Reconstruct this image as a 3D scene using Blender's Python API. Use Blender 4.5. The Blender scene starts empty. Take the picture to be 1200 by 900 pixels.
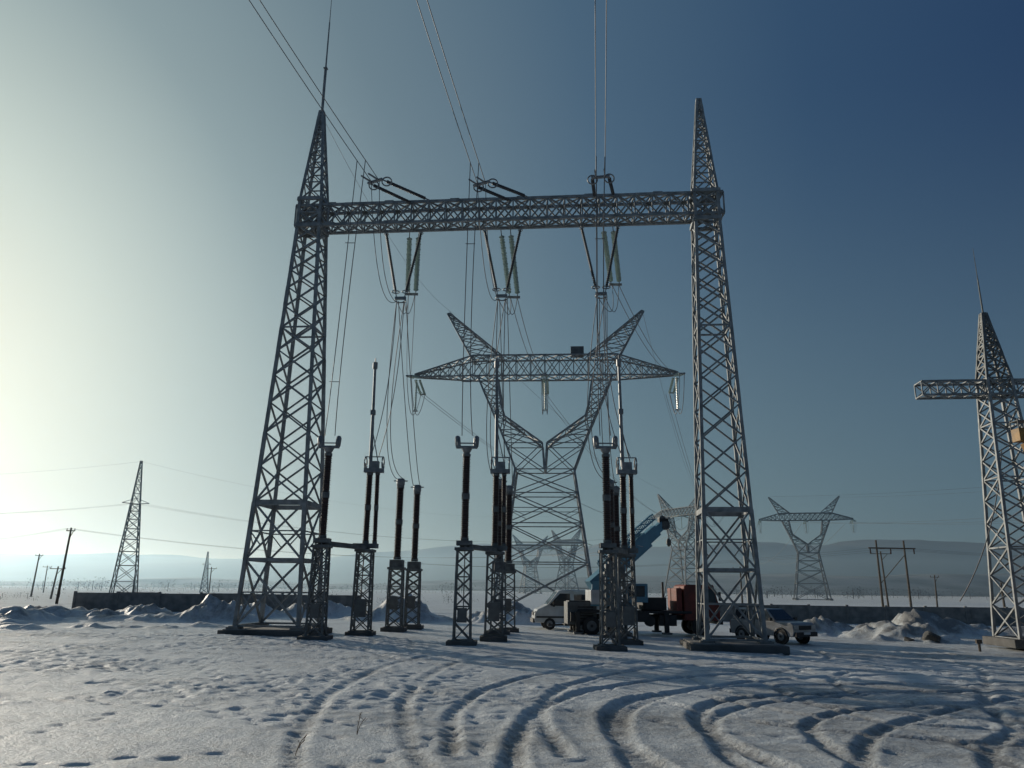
import bpy, math, random
import numpy as np
from mathutils import Vector, Matrix
random.seed(7); np.random.seed(7)
scene = bpy.context.scene
V = Vector

# ------------------------------------------------------------------ materials
def new_mat(name):
    m = bpy.data.materials.new(name); m.use_nodes = True
    return m, m.node_tree, m.node_tree.nodes['Principled BSDF']
def mat(name, c1, c2=None, scale=3.0, rough=0.6, metal=0.0, bump=0.0, detail=6):
    m, nt, b = new_mat(name)
    b.inputs['Roughness'].default_value = rough
    b.inputs['Metallic'].default_value = metal
    if c2 is None: c2 = tuple(c*0.8 for c in c1)
    tc = nt.nodes.new('ShaderNodeTexCoord')
    n = nt.nodes.new('ShaderNodeTexNoise'); n.inputs['Scale'].default_value = scale; n.inputs['Detail'].default_value = detail
    nt.links.new(tc.outputs['Object'], n.inputs['Vector'])
    r = nt.nodes.new('ShaderNodeValToRGB')
    r.color_ramp.elements[0].position = .35; r.color_ramp.elements[1].position = .65
    r.color_ramp.elements[0].color = (*c2, 1); r.color_ramp.elements[1].color = (*c1, 1)
    nt.links.new(n.outputs['Fac'], r.inputs['Fac']); nt.links.new(r.outputs['Color'], b.inputs['Base Color'])
    if bump:
        bp = nt.nodes.new('ShaderNodeBump'); bp.inputs['Strength'].default_value = .6; bp.inputs['Distance'].default_value = bump
        nt.links.new(n.outputs['Fac'], bp.inputs['Height']); nt.links.new(bp.outputs['Normal'], b.inputs['Normal'])
    return m
M_STEEL = mat('galvanized_steel', (.29,.305,.31), (.16,.17,.175), 2.5, .55, .15)
M_STEELD = mat('weathered_steel', (.18,.19,.19), (.10,.105,.105), 3, .6, .2)
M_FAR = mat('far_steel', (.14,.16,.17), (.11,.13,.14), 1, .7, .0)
M_PORC = mat('brown_porcelain', (.065,.036,.03), (.042,.024,.02), 4, .3)
M_POLY = mat('polymer_insulator', (.06,.06,.065), (.04,.04,.045), 4, .5)
M_GLASSI = mat('glass_insulator', (.40,.48,.42), (.28,.36,.32), 6, .15)
M_ALU = mat('aluminium_fitting', (.26,.27,.28), (.17,.18,.19), 5, .5, .3)
M_WIRE = mat('conductor_wire', (.16,.16,.17), (.11,.11,.12), 2, .55, .2)
M_CONC = mat('concrete', (.27,.26,.24), (.16,.155,.15), 1.7, .9, 0, .02)
M_CONCD = mat('dark_concrete', (.13,.125,.12), (.07,.07,.065), 1.2, .9, 0, .02)
M_WOOD = mat('pole_wood', (.12,.10,.08), (.08,.065,.05), 3, .9)
M_WHITE = mat('white_paint', (.62,.64,.66), (.42,.42,.41), 1.2, .35)
M_SILVER = mat('silver_paint', (.34,.35,.37), (.22,.22,.22), 1.5, .35, .3)
M_BLUE = mat('light_blue_paint', (.12,.30,.41), (.09,.22,.31), 1.5, .45)
M_RED = mat('rusty_red_paint', (.22,.045,.03), (.13,.035,.025), 2.0, .65)
M_YEL = mat('yellow_paint', (.36,.19,.04), (.2,.11,.03), 2.0, .6)
M_BLACK = mat('black_chassis', (.03,.03,.032), (.02,.02,.02), 3, .6)
M_RUB = mat('tyre_rubber', (.025,.025,.025), (.04,.038,.035), 5, .85)
M_GLASS = mat('window_glass', (.03,.04,.05), (.025,.03,.04), 1, .08)
M_LAMP = mat('headlamp_lens', (.5,.5,.48), (.4,.4,.38), 4, .1)
M_GREYBOX = mat('cabinet_grey', (.13,.14,.14), (.09,.09,.09), 3, .5)
M_TWIG = mat('dry_stems', (.10,.07,.045), (.06,.04,.03), 8, .9)
M_TREE = mat('bare_trees', (.07,.075,.08), (.045,.05,.055), .2, .9)
M_ROCK = mat('dark_rock', (.10,.095,.09), (.05,.05,.048), 2, .9, 0, .05)

# ------------------------------------------------------------------ mesh builder
class MB:
    def __init__(s): s.v=[]; s.f=[]; s.m=[]; s.sm=[]; s.mats=[]
    def mi(s, m):
        if m not in s.mats: s.mats.append(m)
        return s.mats.index(m)
    def add(s, vs, fs, m, smooth=False):
        o=len(s.v); s.v.extend([tuple(p) for p in vs]); k=s.mi(m)
        for f in fs: s.f.append(tuple(i+o for i in f)); s.m.append(k); s.sm.append(smooth)
    def strut(s, a, b, w, m, h=None):
        a=V(a); b=V(b); d=b-a
        if d.length<1e-5: return
        d.normalize(); up=V((0,0,1)) if abs(d.z)<.95 else V((0,1,0))
        x=d.cross(up).normalized(); y=x.cross(d)
        j=1+random.uniform(-.06,.06); hw=w*j/2; hh=(h or w)*j/2*(1+random.uniform(-.03,.03))
        c=[a+x*i*hw+y*k*hh for i,k in((-1,-1),(1,-1),(1,1),(-1,1))]+[b+x*i*hw+y*k*hh for i,k in((-1,-1),(1,-1),(1,1),(-1,1))]
        s.add(c,[(3,2,1,0),(4,5,6,7),(0,1,5,4),(1,2,6,5),(2,3,7,6),(3,0,4,7)],m)
    def box(s, c, size, m, rz=0):
        c=V(c); R=Matrix.Rotation(rz,3,'Z'); sx,sy,sz=[q/2 for q in size]
        p=[c+R@V((i*sx,j*sy,k*sz)) for k in(-1,1) for i,j in((-1,-1),(1,-1),(1,1),(-1,1))]
        s.add(p,[(3,2,1,0),(4,5,6,7),(0,1,5,4),(1,2,6,5),(2,3,7,6),(3,0,4,7)],m)
    def lathe(s, a, b, prof, m, n=12, smooth=False):
        a=V(a); b=V(b); d=b-a; L=d.length; d.normalize()
        up=V((0,0,1)) if abs(d.z)<.95 else V((0,1,0)); x=d.cross(up).normalized(); y=x.cross(d)
        vs=[];fs=[]
        for t,r in prof:
            for i in range(n):
                q=2*math.pi*i/n; vs.append(a+d*(t*L)+x*(math.cos(q)*r)+y*(math.sin(q)*r))
        for k in range(len(prof)-1):
            for i in range(n):
                j=(i+1)%n; fs.append((k*n+i,k*n+j,(k+1)*n+j,(k+1)*n+i))
        fs.append(tuple(range(n))[::-1]); fs.append(tuple((len(prof)-1)*n+i for i in range(n)))
        s.add(vs,fs,m,smooth)
    def cyl(s,a,b,r,m,n=12,r2=None): s.lathe(a,b,[(0,r),(1,r if r2 is None else r2)],m,n)
    def tube(s, pts, r, m, n=5, closed=False):
        pts=[V(p) for p in pts]; vs=[];fs=[]; N=len(pts)
        for k,p in enumerate(pts):
            if closed: d=pts[(k+1)%N]-pts[k-1]
            else: d=pts[min(k+1,N-1)]-pts[max(k-1,0)]
            d.normalize(); up=V((0,0,1)) if abs(d.z)<.97 else V((0,1,0))
            x=d.cross(up).normalized(); y=x.cross(d)
            for i in range(n):
                q=2*math.pi*i/n; vs.append(p+x*(math.cos(q)*r)+y*(math.sin(q)*r))
        for k in range(N if closed else N-1):
            for i in range(n):
                j=(i+1)%n; k2=(k+1)%N; fs.append((k*n+i,k*n+j,k2*n+j,k2*n+i))
        s.add(vs,fs,m,True)
    def ring(s,c,rad,r,m,n=20,axis='Z',sy=1):
        pts=[]
        for i in range(n):
            q=2*math.pi*i/n
            o={'Z':V((math.cos(q)*rad,math.sin(q)*rad*sy,0)),'Y':V((math.cos(q)*rad,0,math.sin(q)*rad*sy)),'X':V((0,math.cos(q)*rad,math.sin(q)*rad*sy))}[axis]
            pts.append(V(c)+o)
        s.tube(pts,r,m,6,True)
    def extr(s, pts, y0, y1, m):
        n=len(pts); vs=[(x,y0,z) for x,z in pts]+[(x,y1,z) for x,z in pts]
        fs=[tuple(range(n)),tuple(range(2*n-1,n-1,-1))]+[(i,i+n,(i+1)%n+n,(i+1)%n) for i in range(n)]
        s.add(vs,fs,m)
    def build(s,name,parent=None,bevel=0,loc=None,rz=0):
        me=bpy.data.meshes.new(name); me.from_pydata(s.v,[],s.f)
        for m in s.mats: me.materials.append(m)
        me.polygons.foreach_set('material_index',s.m); me.polygons.foreach_set('use_smooth',s.sm); me.update()
        import bmesh
        bm=bmesh.new(); bm.from_mesh(me); bmesh.ops.recalc_face_normals(bm,faces=bm.faces); bm.to_mesh(me); bm.free()
        o=bpy.data.objects.new(name,me); scene.collection.objects.link(o)
        if parent: o.parent=parent
        if loc is not None: o.location=loc
        o.rotation_euler[2]=rz
        if bevel:
            b=o.modifiers.new('bevel','BEVEL'); b.width=bevel; b.segments=2; b.limit_method='ANGLE'; b.angle_limit=.6
        return o
def empty(name,loc,rz=0,sc=1):
    e=bpy.data.objects.new(name,None); scene.collection.objects.link(e); e.location=loc; e.rotation_euler[2]=rz; e.scale=(sc,)*3
    e.empty_display_size=.5
    return e
def quad(cx,cy,z,hx,hy): return [V((cx-hx,cy-hy,z)),V((cx+hx,cy-hy,z)),V((cx+hx,cy+hy,z)),V((cx-hx,cy+hy,z))]
def lerpq(A,B,t): return [a.lerp(b,t) for a,b in zip(A,B)]
def sections(A,B,n,g=1.0):
    w=[g**i for i in range(n)]; S=sum(w); t=0; out=[A]
    for q in w: t+=q/S; out.append(lerpq(A,B,t))
    return out
def truss(mb,secs,leg,br,m,horiz=1,pat='X',m2=None):
    m2=m2 or m
    for k in range(len(secs)-1):
        A,B=secs[k],secs[k+1]
        for i in range(4):
            j=(i+1)%4
            mb.strut(A[i],B[i],leg,m)
            if pat=='X': mb.strut(A[i],B[j],br,m2); mb.strut(A[j],B[i],br,m2)
            elif (k+i)%2: mb.strut(A[i],B[j],br,m2)
            else: mb.strut(A[j],B[i],br,m2)
            if horiz and k%horiz==0: mb.strut(A[i],A[j],br,m2)
    for i in range(4): mb.strut(secs[-1][i],secs[-1][(i+1)%4],br,m2)

def shed_profile(L,core,shed,pitch):
    n=max(3,int(L/pitch)); p=[(0,core)]
    for i in range(n):
        t=(i+.2)/n; r=shed if i%2==0 else shed*.9
        p+=[(t,core),(t+.25/n,r),(t+.38/n,r*.98),(t+.55/n,core)]
    p.append((1,core)); return p
def insulator(mb,a,b,core,shed,pitch,m,n=12):
    L=(V(b)-V(a)).length
    mb.lathe(a,b,shed_profile(L,core,shed,pitch),m,n)

# ------------------------------------------------------------------ terrain
def hsh(i,j,s):
    h=(i*374761393+j*668265263+s*982451653).astype(np.int64)&0xffffffff
    h=((h^(h>>13))*1274126177)&0xffffffff
    return ((h^(h>>16))&0xffff)/65535.0
def vn(x,y,s=0):
    i=np.floor(x).astype(np.int64); j=np.floor(y).astype(np.int64); fx=x-i; fy=y-j
    fx=fx*fx*(3-2*fx); fy=fy*fy*(3-2*fy)
    return (hsh(i,j,s)*(1-fx)+hsh(i+1,j,s)*fx)*(1-fy)+(hsh(i,j+1,s)*(1-fx)+hsh(i+1,j+1,s)*fx)*fy-.5
def sst(x,a,b):
    t=np.clip((x-a)/(b-a),0,1); return t*t*(3-2*t)
def base_h(x,y):
    return -0.014*np.clip(x,-16,16)*sst(y,14,34)
def gz(x,y): return float(base_h(np.float64(x),np.float64(y)))
def axis(segs):
    out=[segs[0][0]]
    for a,b,st in segs:
        n=max(1,int(round((b-a)/st))); out+=list(a+(b-a)*np.arange(1,n+1)/n)
    return np.array(out)
gx=[26.0]
while gx[-1]<60: gx.append(gx[-1]+.3)
s_=1.0
while gx[-1]<5000: gx.append(gx[-1]+s_); s_*=1.25
gx=np.array(gx); xs=np.concatenate([-gx[::-1],axis([(-26,26,.10)])[1:-1],gx])
ys=list(axis([(-60,6,6),(6,10,.5),(10,24,.065),(24,46,.15),(46,75,.26),(75,100,1.0)])); s_=2.0
while ys[-1]<5000: ys.append(ys[-1]+s_); s_*=1.22
ys=np.array(ys)
X,Y=np.meshgrid(xs,ys); nx,ny=len(xs),len(ys)
near=sst(-Y,-110,-80)*sst(-np.abs(X),-90,-60)
H=base_h(X,Y)
H+=near*(.07*vn(X/5,Y/5,1)+.045*vn(X/1.9+.2*Y,Y/1.7,2)+.020*vn(X/.6+.3*Y,Y/.5,3)+.020*vn(X/.27-.4*Y,Y/.25,4))
# lumpy trampled snow, mostly on the left
tr=sst(vn(X/4,Y/4,21)+vn(X/1.3,Y/1.3,22)*.6-sst(X,-5,3)*.28,-.25,.25)
H+=near*tr*(.06*np.abs(vn(X/.42+.5*Y,Y/.36,23))*2+.045*np.abs(vn(X/.24,Y/.22+.3*X,24))*2)*sst(-Y,-45,-35)
dirt=np.zeros_like(H); pack=np.zeros_like(H)
dirt+=near*.42*sst(vn(X/7,Y/5,77)+.6*vn(X/2,Y/2,78)+sst(X,-6,14)*.5,.0,.6)*sst(-Y,-60,-45)
def heap(cx,cy,rx,ry,h,rot=0,seed=0,d=.3):
    iy=slice(np.searchsorted(ys,cy-rx*1.8),np.searchsorted(ys,cy+rx*1.8)); ix=slice(np.searchsorted(xs,cx-rx*1.8),np.searchsorted(xs,cx+rx*1.8))
    x=X[iy,ix]; y=Y[iy,ix]
    c,s=math.cos(rot),math.sin(rot); u=((x-cx)*c+(y-cy)*s)/rx; w=(-(x-cx)*s+(y-cy)*c)/ry
    r=np.sqrt(u*u+w*w)+.45*vn(x/1.3,y/1.3,seed+50)+.2*vn(x/.5,y/.5,seed+51); k=1-sst(r,.15,1.1)
    rub=np.abs(vn(x/.9+.4*y,y/.9,seed+60))*.9+np.abs(vn(x/.5,y/.5+.3*x,seed+61))*.7+np.abs(vn(x/.25,y/.25,seed+62))*.3
    H[iy,ix]+=k*h*(.6+.95*rub); dirt[iy,ix]=np.maximum(dirt[iy,ix],k*d*(.5+2.2*np.abs(vn(x/.6,y/.6,seed+70))))
random.seed(3)
for i in range(18):
    heap(-17.5-i*1.65+random.uniform(-1.2,1.2),50+random.uniform(-5,6),random.uniform(1.5,4.2),random.uniform(1.2,2.6),random.choice((.25,.4,.6,.85)),random.uniform(-.5,.5),i,.7)
for i in range(14):
    heap(-19+i*2.0+random.uniform(-1,1),60+random.uniform(-4,4),random.uniform(1.6,4),1.8,random.choice((.35,.6,.9,1.1)),0,i+30,.6)
for i in range(17):
    heap(19.5+i*1.3+random.uniform(-.8,.8),49+random.uniform(-4,4),random.uniform(1.8,3.6),random.uniform(1.3,2.6),random.choice((.3,.45,.6,.8)),random.uniform(-.5,.5),i+50,1.25)
for i in range(14):
    heap(-42+i*2.0+random.uniform(-1,1),41+random.uniform(-3,3),random.uniform(1,2.2),.9,random.uniform(.1,.34),0,i+80,.4)
def catmull(P,n=60):
    P=[np.array(p,float) for p in P]; P=[2*P[0]-P[1]]+P+[2*P[-1]-P[-2]]; o=[]
    for k in range(1,len(P)-2):
        for t in np.linspace(0,1,n,endpoint=False):
            o.append(.5*((2*P[k])+(-P[k-1]+P[k+1])*t+(2*P[k-1]-5*P[k]+4*P[k+1]-P[k+2])*t*t+(-P[k-1]+3*P[k]-3*P[k+1]+P[k+2])*t**3))
    return np.array(o)
trk_d=np.full(H.shape,9.0); trk_s=np.zeros_like(H); trk_dep=np.zeros_like(H); trk_w=np.full(H.shape,.15)
def rut(P,w=.14,dep=.035,n=30):
    C=catmull(P,n)
    S=np.concatenate([[0],np.cumsum(np.linalg.norm(np.diff(C,axis=0),axis=1))])
    for q in range(0,len(C)-1,12):
        seg=C[max(0,q-2):q+15]; sS=S[max(0,q-2):q+15]; own=C[q:q+12]
        x0,x1=own[:,0].min()-.6,own[:,0].max()+.6; y0,y1=own[:,1].min()-.6,own[:,1].max()+.6
        a,b=np.searchsorted(ys,y0),np.searchsorted(ys,y1); c,d=np.searchsorted(xs,x0),np.searchsorted(xs,x1)
        if a>=b or c>=d: continue
        x=X[a:b,c:d]; y=Y[a:b,c:d]
        dd=(x[...,None]-seg[:,0])**2+(y[...,None]-seg[:,1])**2; k=dd.argmin(-1); ds=np.sqrt(np.take_along_axis(dd,k[...,None],-1)[...,0]); s=sS[k]
        D=trk_d[a:b,c:d]; up=ds<D
        D[up]=ds[up]; trk_s[a:b,c:d][up]=s[up]+P[0][0]*3.1; trk_dep[a:b,c:d][up]=dep; trk_w[a:b,c:d][up]=w
def track(P,gap=1.75,**k):
    P=[np.array(p,float) for p in P]
    for sgn in(-.5,.5):
        Q=[]
        for i,p in enumerate(P):
            t=P[min(i+1,len(P)-1)]-P[max(i-1,0)]; t/=np.linalg.norm(t); Q.append(p+sgn*gap*np.array([-t[1],t[0]]))
        rut(Q,**k)
track([(1.0,10.5),(1.0,13.5),(1.7,17.5),(4.0,21.3),(8.0,24.5),(14,27),(24,29)],dep=.065,w=.16)
track([(3.4,10.2),(2.7,14),(3.2,17.5),(5.2,20),(9.5,21.5),(16,22.5)],gap=1.7,dep=.07,w=.16)
track([(0,12.5),(-.2,17),(1.0,22),(3.8,26.5),(8,30),(12,33),(13.5,38)],gap=1.7,dep=.05)
track([(-1.6,10),(-2.6,14),(-3.2,20),(-2.6,27),(-.5,31.5)],dep=.025)
track([(9,12),(11.5,18),(15,24),(18,30),(19,38)],dep=.05)
track([(5.5,11),(7.5,14.5),(12,18.5),(18,22)],dep=.05)
track([(-22,31),(-12,29.5),(-3,28.5),(6,29),(16,31),(26,33)],dep=.03)
track([(4,19),(5.5,16),(8.5,14.5),(12,14.8)],gap=1.6,dep=.05)
track([(2,27),(9,26),(16,24.5),(26,24)]); track([(5,33),(12,29),(20,26),(28,25)]); track([(10,11),(10.5,15),(14,20),(21,24.5)],w=.12)
track([(6,24),(6.5,20),(9,17.5),(14,17)],w=.12); track([(-14,44),(-6,38),(-4.5,31),(-1,26),(6,23)],dep=.03)
track([(8,10),(8.3,14),(7.6,19),(8.6,24),(12,28),(20,30)],w=.12); track([(1,30),(7,27),(11,22),(17,19.5),(24,19)],dep=.04)
track([(-24,36),(-12,34.5),(-2,32),(8,32.5),(20,35)],dep=.03); track([(4.5,10.5),(4.2,13),(5.2,16.5),(8.5,19),(14,20)],w=.13,dep=.055)
base=base_h(X,Y)
around=np.exp(-(trk_d/.32)**2)*near
H=base+(H-base)*(1-.6*around)
fade=.25+.75*sst(vn(trk_s/3.0,trk_s*0+.3,91)+.5,.1,.4)
g=(1-sst(trk_d,trk_w*.7,trk_w*1.25))*fade; berm=np.exp(-((trk_d-trk_w*1.7)/(trk_w*.5))**2)*fade
lug=.5+.5*np.sign(np.sin(trk_s*2*math.pi/.24))
H+=-g*trk_dep+g*.016*lug+berm*.024; pack=np.maximum(pack,g)
random.seed(11)
def foot(x,y,a):
    i=np.searchsorted(xs,x); j=np.searchsorted(ys,y); q=6
    if i<q or j<q: return
    x_=X[j-q:j+q,i-q:i+q]; y_=Y[j-q:j+q,i-q:i+q]; c,s=math.cos(a),math.sin(a)
    u=((x_-x)*c+(y_-y)*s)/.17; w=(-(x_-x)*s+(y_-y)*c)/.085
    H[j-q:j+q,i-q:i+q]-=.06*np.exp(-(u*u+w*w))
for t in range(40):
    x=random.uniform(-14,13) if t%3==0 else random.uniform(-14,0); y=random.uniform(11,32); a=random.uniform(0,6.3)
    for k in range(random.randint(8,24)):
        sd=.12 if k%2 else -.12; foot(x-math.sin(a)*sd,y+math.cos(a)*sd,a)
        x+=math.cos(a)*.6; y+=math.sin(a)*.6; a+=random.uniform(-.12,.12)
        if not(-20<x<20 and 10<y<40): break
me=bpy.data.meshes.new('snowy_ground')
me.vertices.add(nx*ny); me.vertices.foreach_set('co',np.stack([X,Y,H],-1).astype(np.float32).ravel())
ii=(np.arange(ny-1)[:,None]*nx+np.arange(nx-1)[None,:]).ravel()
F=np.stack([ii,ii+1,ii+nx+1,ii+nx],-1).astype(np.int32); nf=len(F)
me.loops.add(nf*4); me.polygons.add(nf); me.loops.foreach_set('vertex_index',F.ravel())
me.polygons.foreach_set('loop_start',np.arange(0,nf*4,4,dtype=np.int32)); me.polygons.foreach_set('use_smooth',np.ones(nf,bool))
me.update(calc_edges=True)
for nm,arr in(('dirt',dirt),('pack',pack)):
    at=me.attributes.new(nm,'FLOAT','POINT'); at.data.foreach_set('value',arr.astype(np.float32).ravel())
ground=bpy.data.objects.new('snowy_ground',me); scene.collection.objects.link(ground)
m,nt,b=new_mat('snow'); N=nt.nodes.new; Lk=nt.links.new
b.inputs['Roughness'].default_value=.5
tc=N('ShaderNodeTexCoord')
def noise(sc,det=8,rough=.6):
    n=N('ShaderNodeTexNoise'); n.inputs['Scale'].default_value=sc; n.inputs['Detail'].default_value=det; n.inputs['Roughness'].default_value=rough
    Lk(tc.outputs['Object'],n.inputs['Vector']); return n
def math_(op,a,b_):
    q=N('ShaderNodeMath'); q.operation=op
    for i,v in enumerate((a,b_)):
        if isinstance(v,(int,float)): q.inputs[i].default_value=v
        else: Lk(v,q.inputs[i])
    return q.outputs[0]
n1=noise(.35); n2=noise(3.0,10,.7); n3=noise(14,6,.7)
ad=N('ShaderNodeAttribute'); ad.attribute_name='dirt'; ap=N('ShaderNodeAttribute'); ap.attribute_name='pack'
f=math_('ADD',math_('MULTIPLY',n1.outputs['Fac'],.35),math_('MULTIPLY',n2.outputs['Fac'],.40))
f=math_('ADD',f,math_('MULTIPLY',n3.outputs['Fac'],.25))
f=math_('ADD',f,math_('MULTIPLY',ad.outputs['Fac'],.17)); f=math_('ADD',f,math_('MULTIPLY',ap.outputs['Fac'],.06))
rp=N('ShaderNodeValToRGB'); rp.color_ramp.elements[0].position=.50; rp.color_ramp.elements[1].position=.68
rp.color_ramp.elements[0].color=(0,0,0,1); rp.color_ramp.elements[1].color=(.85,.85,.85,1); Lk(f,rp.inputs['Fac'])
rs=N('ShaderNodeValToRGB'); rs.color_ramp.elements[0].position=.3; rs.color_ramp.elements[1].position=.7
rs.color_ramp.elements[0].color=(.60,.64,.66,1); rs.color_ramp.elements[1].color=(.82,.85,.86,1); Lk(n2.outputs['Fac'],rs.inputs['Fac'])
mx=N('ShaderNodeMix'); mx.data_type='RGBA'; Lk(rp.outputs['Color'],mx.inputs['Factor']); Lk(rs.outputs['Color'],mx.inputs[6]); mx.inputs[7].default_value=(.15,.14,.13,1)
Lk(mx.outputs[2],b.inputs['Base Color'])
bp=N('ShaderNodeBump'); bp.inputs['Strength'].default_value=1; bp.inputs['Distance'].default_value=.08
Lk(math_('ADD',n2.outputs['Fac'],math_('MULTIPLY',n3.outputs['Fac'],.45)),bp.inputs['Height']); Lk(bp.outputs['Normal'],b.inputs['Normal'])
me.materials.append(m)

# ------------------------------------------------------------------ hills
def hill_sheet(name,y0,y1,prof,c1,c2,x0=-4000,x1=4000,n=260,k=14,scale=.01):
    xx=np.linspace(x0,x1,n); tt=np.linspace(0,1,k); XX,TT=np.meshgrid(xx,tt)
    YY=y0+(y1-y0)*TT+80*vn(XX/400,TT*3,5)
    ZZ=np.sin(TT*math.pi/2)**1.3*prof(XX)*(1+.15*vn(XX/90,TT*6,9))-2*(1-TT)
    vs=np.stack([XX,YY,ZZ],-1).reshape(-1,3).tolist()
    fs=[(r*n+c,r*n+c+1,(r+1)*n+c+1,(r+1)*n+c) for r in range(k-1) for c in range(n-1)]
    mb=MB(); mb.add(vs,fs,mat(name+'_mat',c1,c2,scale,.95),True); return mb.build(name)
hill_sheet('hills',1300,2300,lambda x: 112+34*np.tanh((x+100)/700)+22*vn(x/600,x*0,31)+10*vn(x/160,x*0,32),(.05,.065,.08),(.025,.032,.04))
hill_sheet('hills',700,1000,lambda x: 16+9*np.tanh((x)/300)+9*vn(x/200,x*0,41)+3*vn(x/50,x*0,42),(.16,.19,.22),(.03,.04,.045),-2500,2500,scale=.02)
mb=MB(); random.seed(5)
def fuzz(x,y,w,h,k):
    for _ in range(k):
        px=random.gauss(0,w*.35); t=random.random()**.8; pz=h*(.15+.85*t)*(1-.5*abs(px)/w); a=random.uniform(0,6.3); q=random.uniform(.12,.35)*h*.25
        c=V((x+px,y+random.gauss(0,w*.3),max(.2,pz))); u=V((math.cos(a),0,math.sin(a)))*q; w_=V((-math.sin(a)*.5,random.uniform(-.5,.5),math.cos(a)*.5))*q
        mb.add([c-u,c+w_,c+u],[(0,1,2)],M_TREE)
    mb.strut((x,y,0),(x,y,h*.7),h*.03,M_TREE)
for _ in range(300):
    y=random.choice((300,380,470,600))*random.uniform(.96,1.04); x=random.uniform(-.75,.75)*y; fuzz(x,y,random.uniform(5,16),random.uniform(1.5,5.5),55)
for _ in range(40):
    y=random.uniform(95,140); x=random.uniform(-.7,.0)*y; fuzz(x,y,random.uniform(1.5,3),random.uniform(.8,1.8),40)
mb.build('distant_trees')

# ------------------------------------------------------------------ main gantry
GA=math.atan2(-1.9,21.4)
XL,YL,XR,YR=-11.15,38.9,10.15,37.0
def gy(x): return YR+(XR-x)*.0888
gantry=empty('substation_gantry',(0,0,0))
def column(name,x,y,rod=False,H0=22.9,top=28.7,hb=1.7,ht=.74,parent=None,m=M_STEEL):
    g=gz(x,y)
    e=parent
    mb=MB(); A=quad(0,0,.45,hb,hb); K=quad(0,0,6.2,hb+(ht-hb)*(5.8/(21.4-.4)),hb+(ht-hb)*(5.8/21.0)); B=quad(0,0,21.3,ht,ht)
    truss(mb,sections(A,K,2,.9),.18,.09,m)
    s=sections(A,K,2,.9)
    for i in range(4):
        j=(i+1)%4
        for a,c in((s[0],s[1]),(s[1],s[2])):
            mid=(a[i]+a[j]+c[i]+c[j])/4
            mb.strut((a[i]+c[i])/2,mid,.06,m); mb.strut((a[j]+c[j])/2,mid,.06,m)
            mb.strut((a[i]+c[i])/2,(a[i]*3+c[j])/4,.05,m); mb.strut((a[j]+c[j])/2,(a[j]*3+c[i])/4,.05,m)
        mb.strut(K[i],K[j],.10,m,.24)
        mb.strut(s[1][i],s[1][j],.08,m,.16)
    truss(mb,sections(K,B,12,.93),.16,.08,m,horiz=6)
    C=quad(0,0,H0,ht,ht)
    truss(mb,sections(B,C,2),.16,.085,m)
    for z_ in (21.3,H0):
        q=quad(0,0,z_,ht+.08,ht+.08)
        for i in range(4): mb.strut(q[i],q[(i+1)%4],.12,m,.2)
    truss(mb,sections(C,quad(0,0,top,.10,.10),9,.86),.12,.06,m)
    mb.box((0,0,top+.05),(.3,.3,.12),m)
    for i,j in((-1,-1),(1,-1),(1,1),(-1,1)):
        mb.box((i*hb,j*hb,.42),(.45,.45,.06),m); mb.box((i*hb,j*hb,.3),(.6,.6,.22),M_CONC)
    if rod:
        mb.cyl((0,0,top),(0,0,top+3.0),.085,m,8); mb.cyl((0,0,top+3),(0,0,top+6.2),.05,m,8,.04); mb.cyl((0,0,top+6.2),(.0,0,top+8.6),.028,m,6,.012)
        mb.box((0,0,top+3),(.22,.22,.06),m)
    mb.build(name,e,loc=(x,y,g),rz=GA)
    mb=MB(); mb.box((0,-.1,.10),(4.2,3.9,.34),M_CONCD); mb.box((0,-.1,.285),(3.9,3.6,.06),M_CONC)
    mb.build('foundation_slab',e,bevel=.03,loc=(x,y,g),rz=GA)
column('lattice_column',XL,YL,True,parent=gantry,hb=1.52,ht=.60)
column('lattice_column',XR,YR,False,parent=gantry,hb=1.26,ht=.60)
mb=MB()
def gp(x,dy,z): return V((x,gy(x)+dy,z))
def bquad(x): return [gp(x,-.52,21.5),gp(x,.52,21.5),gp(x,.52,22.7),gp(x,-.52,22.7)]
truss(mb,sections(bquad(-12.0),bquad(11.0),25),.14,.075,M_STEEL)
for x in(-10.0,-6.8,-3.2,.4,4,7.6):
    for z in(21.5,22.7): mb.box(gp(x,-.61,z),(.5,.03,.2),M_STEEL,GA)
mb.build('lattice_beam',gantry)
att=[-5.0,.3,4.8]; yoke=[V((-6.9,34.3,21.9)),V((-1.6,33.9,21.6)),V((4.2,33.5,21.8))]; far=[V((-10.3,25,24.6)),V((-3.7,25,24.6)),V((3.3,25,24.6))]
vx=[-6.0,-.6,4.6]; vb=[gp(x,0,17.3) for x in vx]
gxs=[-5.5,-.45,5.1]; ge=[V((-6.0,42.6,19.2)),V((.05,42.4,19.0)),V((6.0,42.0,19.7))]
tw=[V((-11.2,80.5,25.0)),V((3.8,80.5,25.0)),V((18.3,80,25.0))]
mb=MB(); mg=MB(); mw=MB()
def hang(a,b,sag,n=24):
    a=V(a);b=V(b); return [a.lerp(b,t/n)-V((0,0,sag*4*(t/n)*(1-t/n))) for t in range(n+1)]
def curve3(a,b,c,n=22):
    a,b,c=V(a),V(b),V(c); return [a*(1-t)**2+b*2*t*(1-t)+c*t*t for t in [i/n for i in range(n+1)]]
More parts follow.
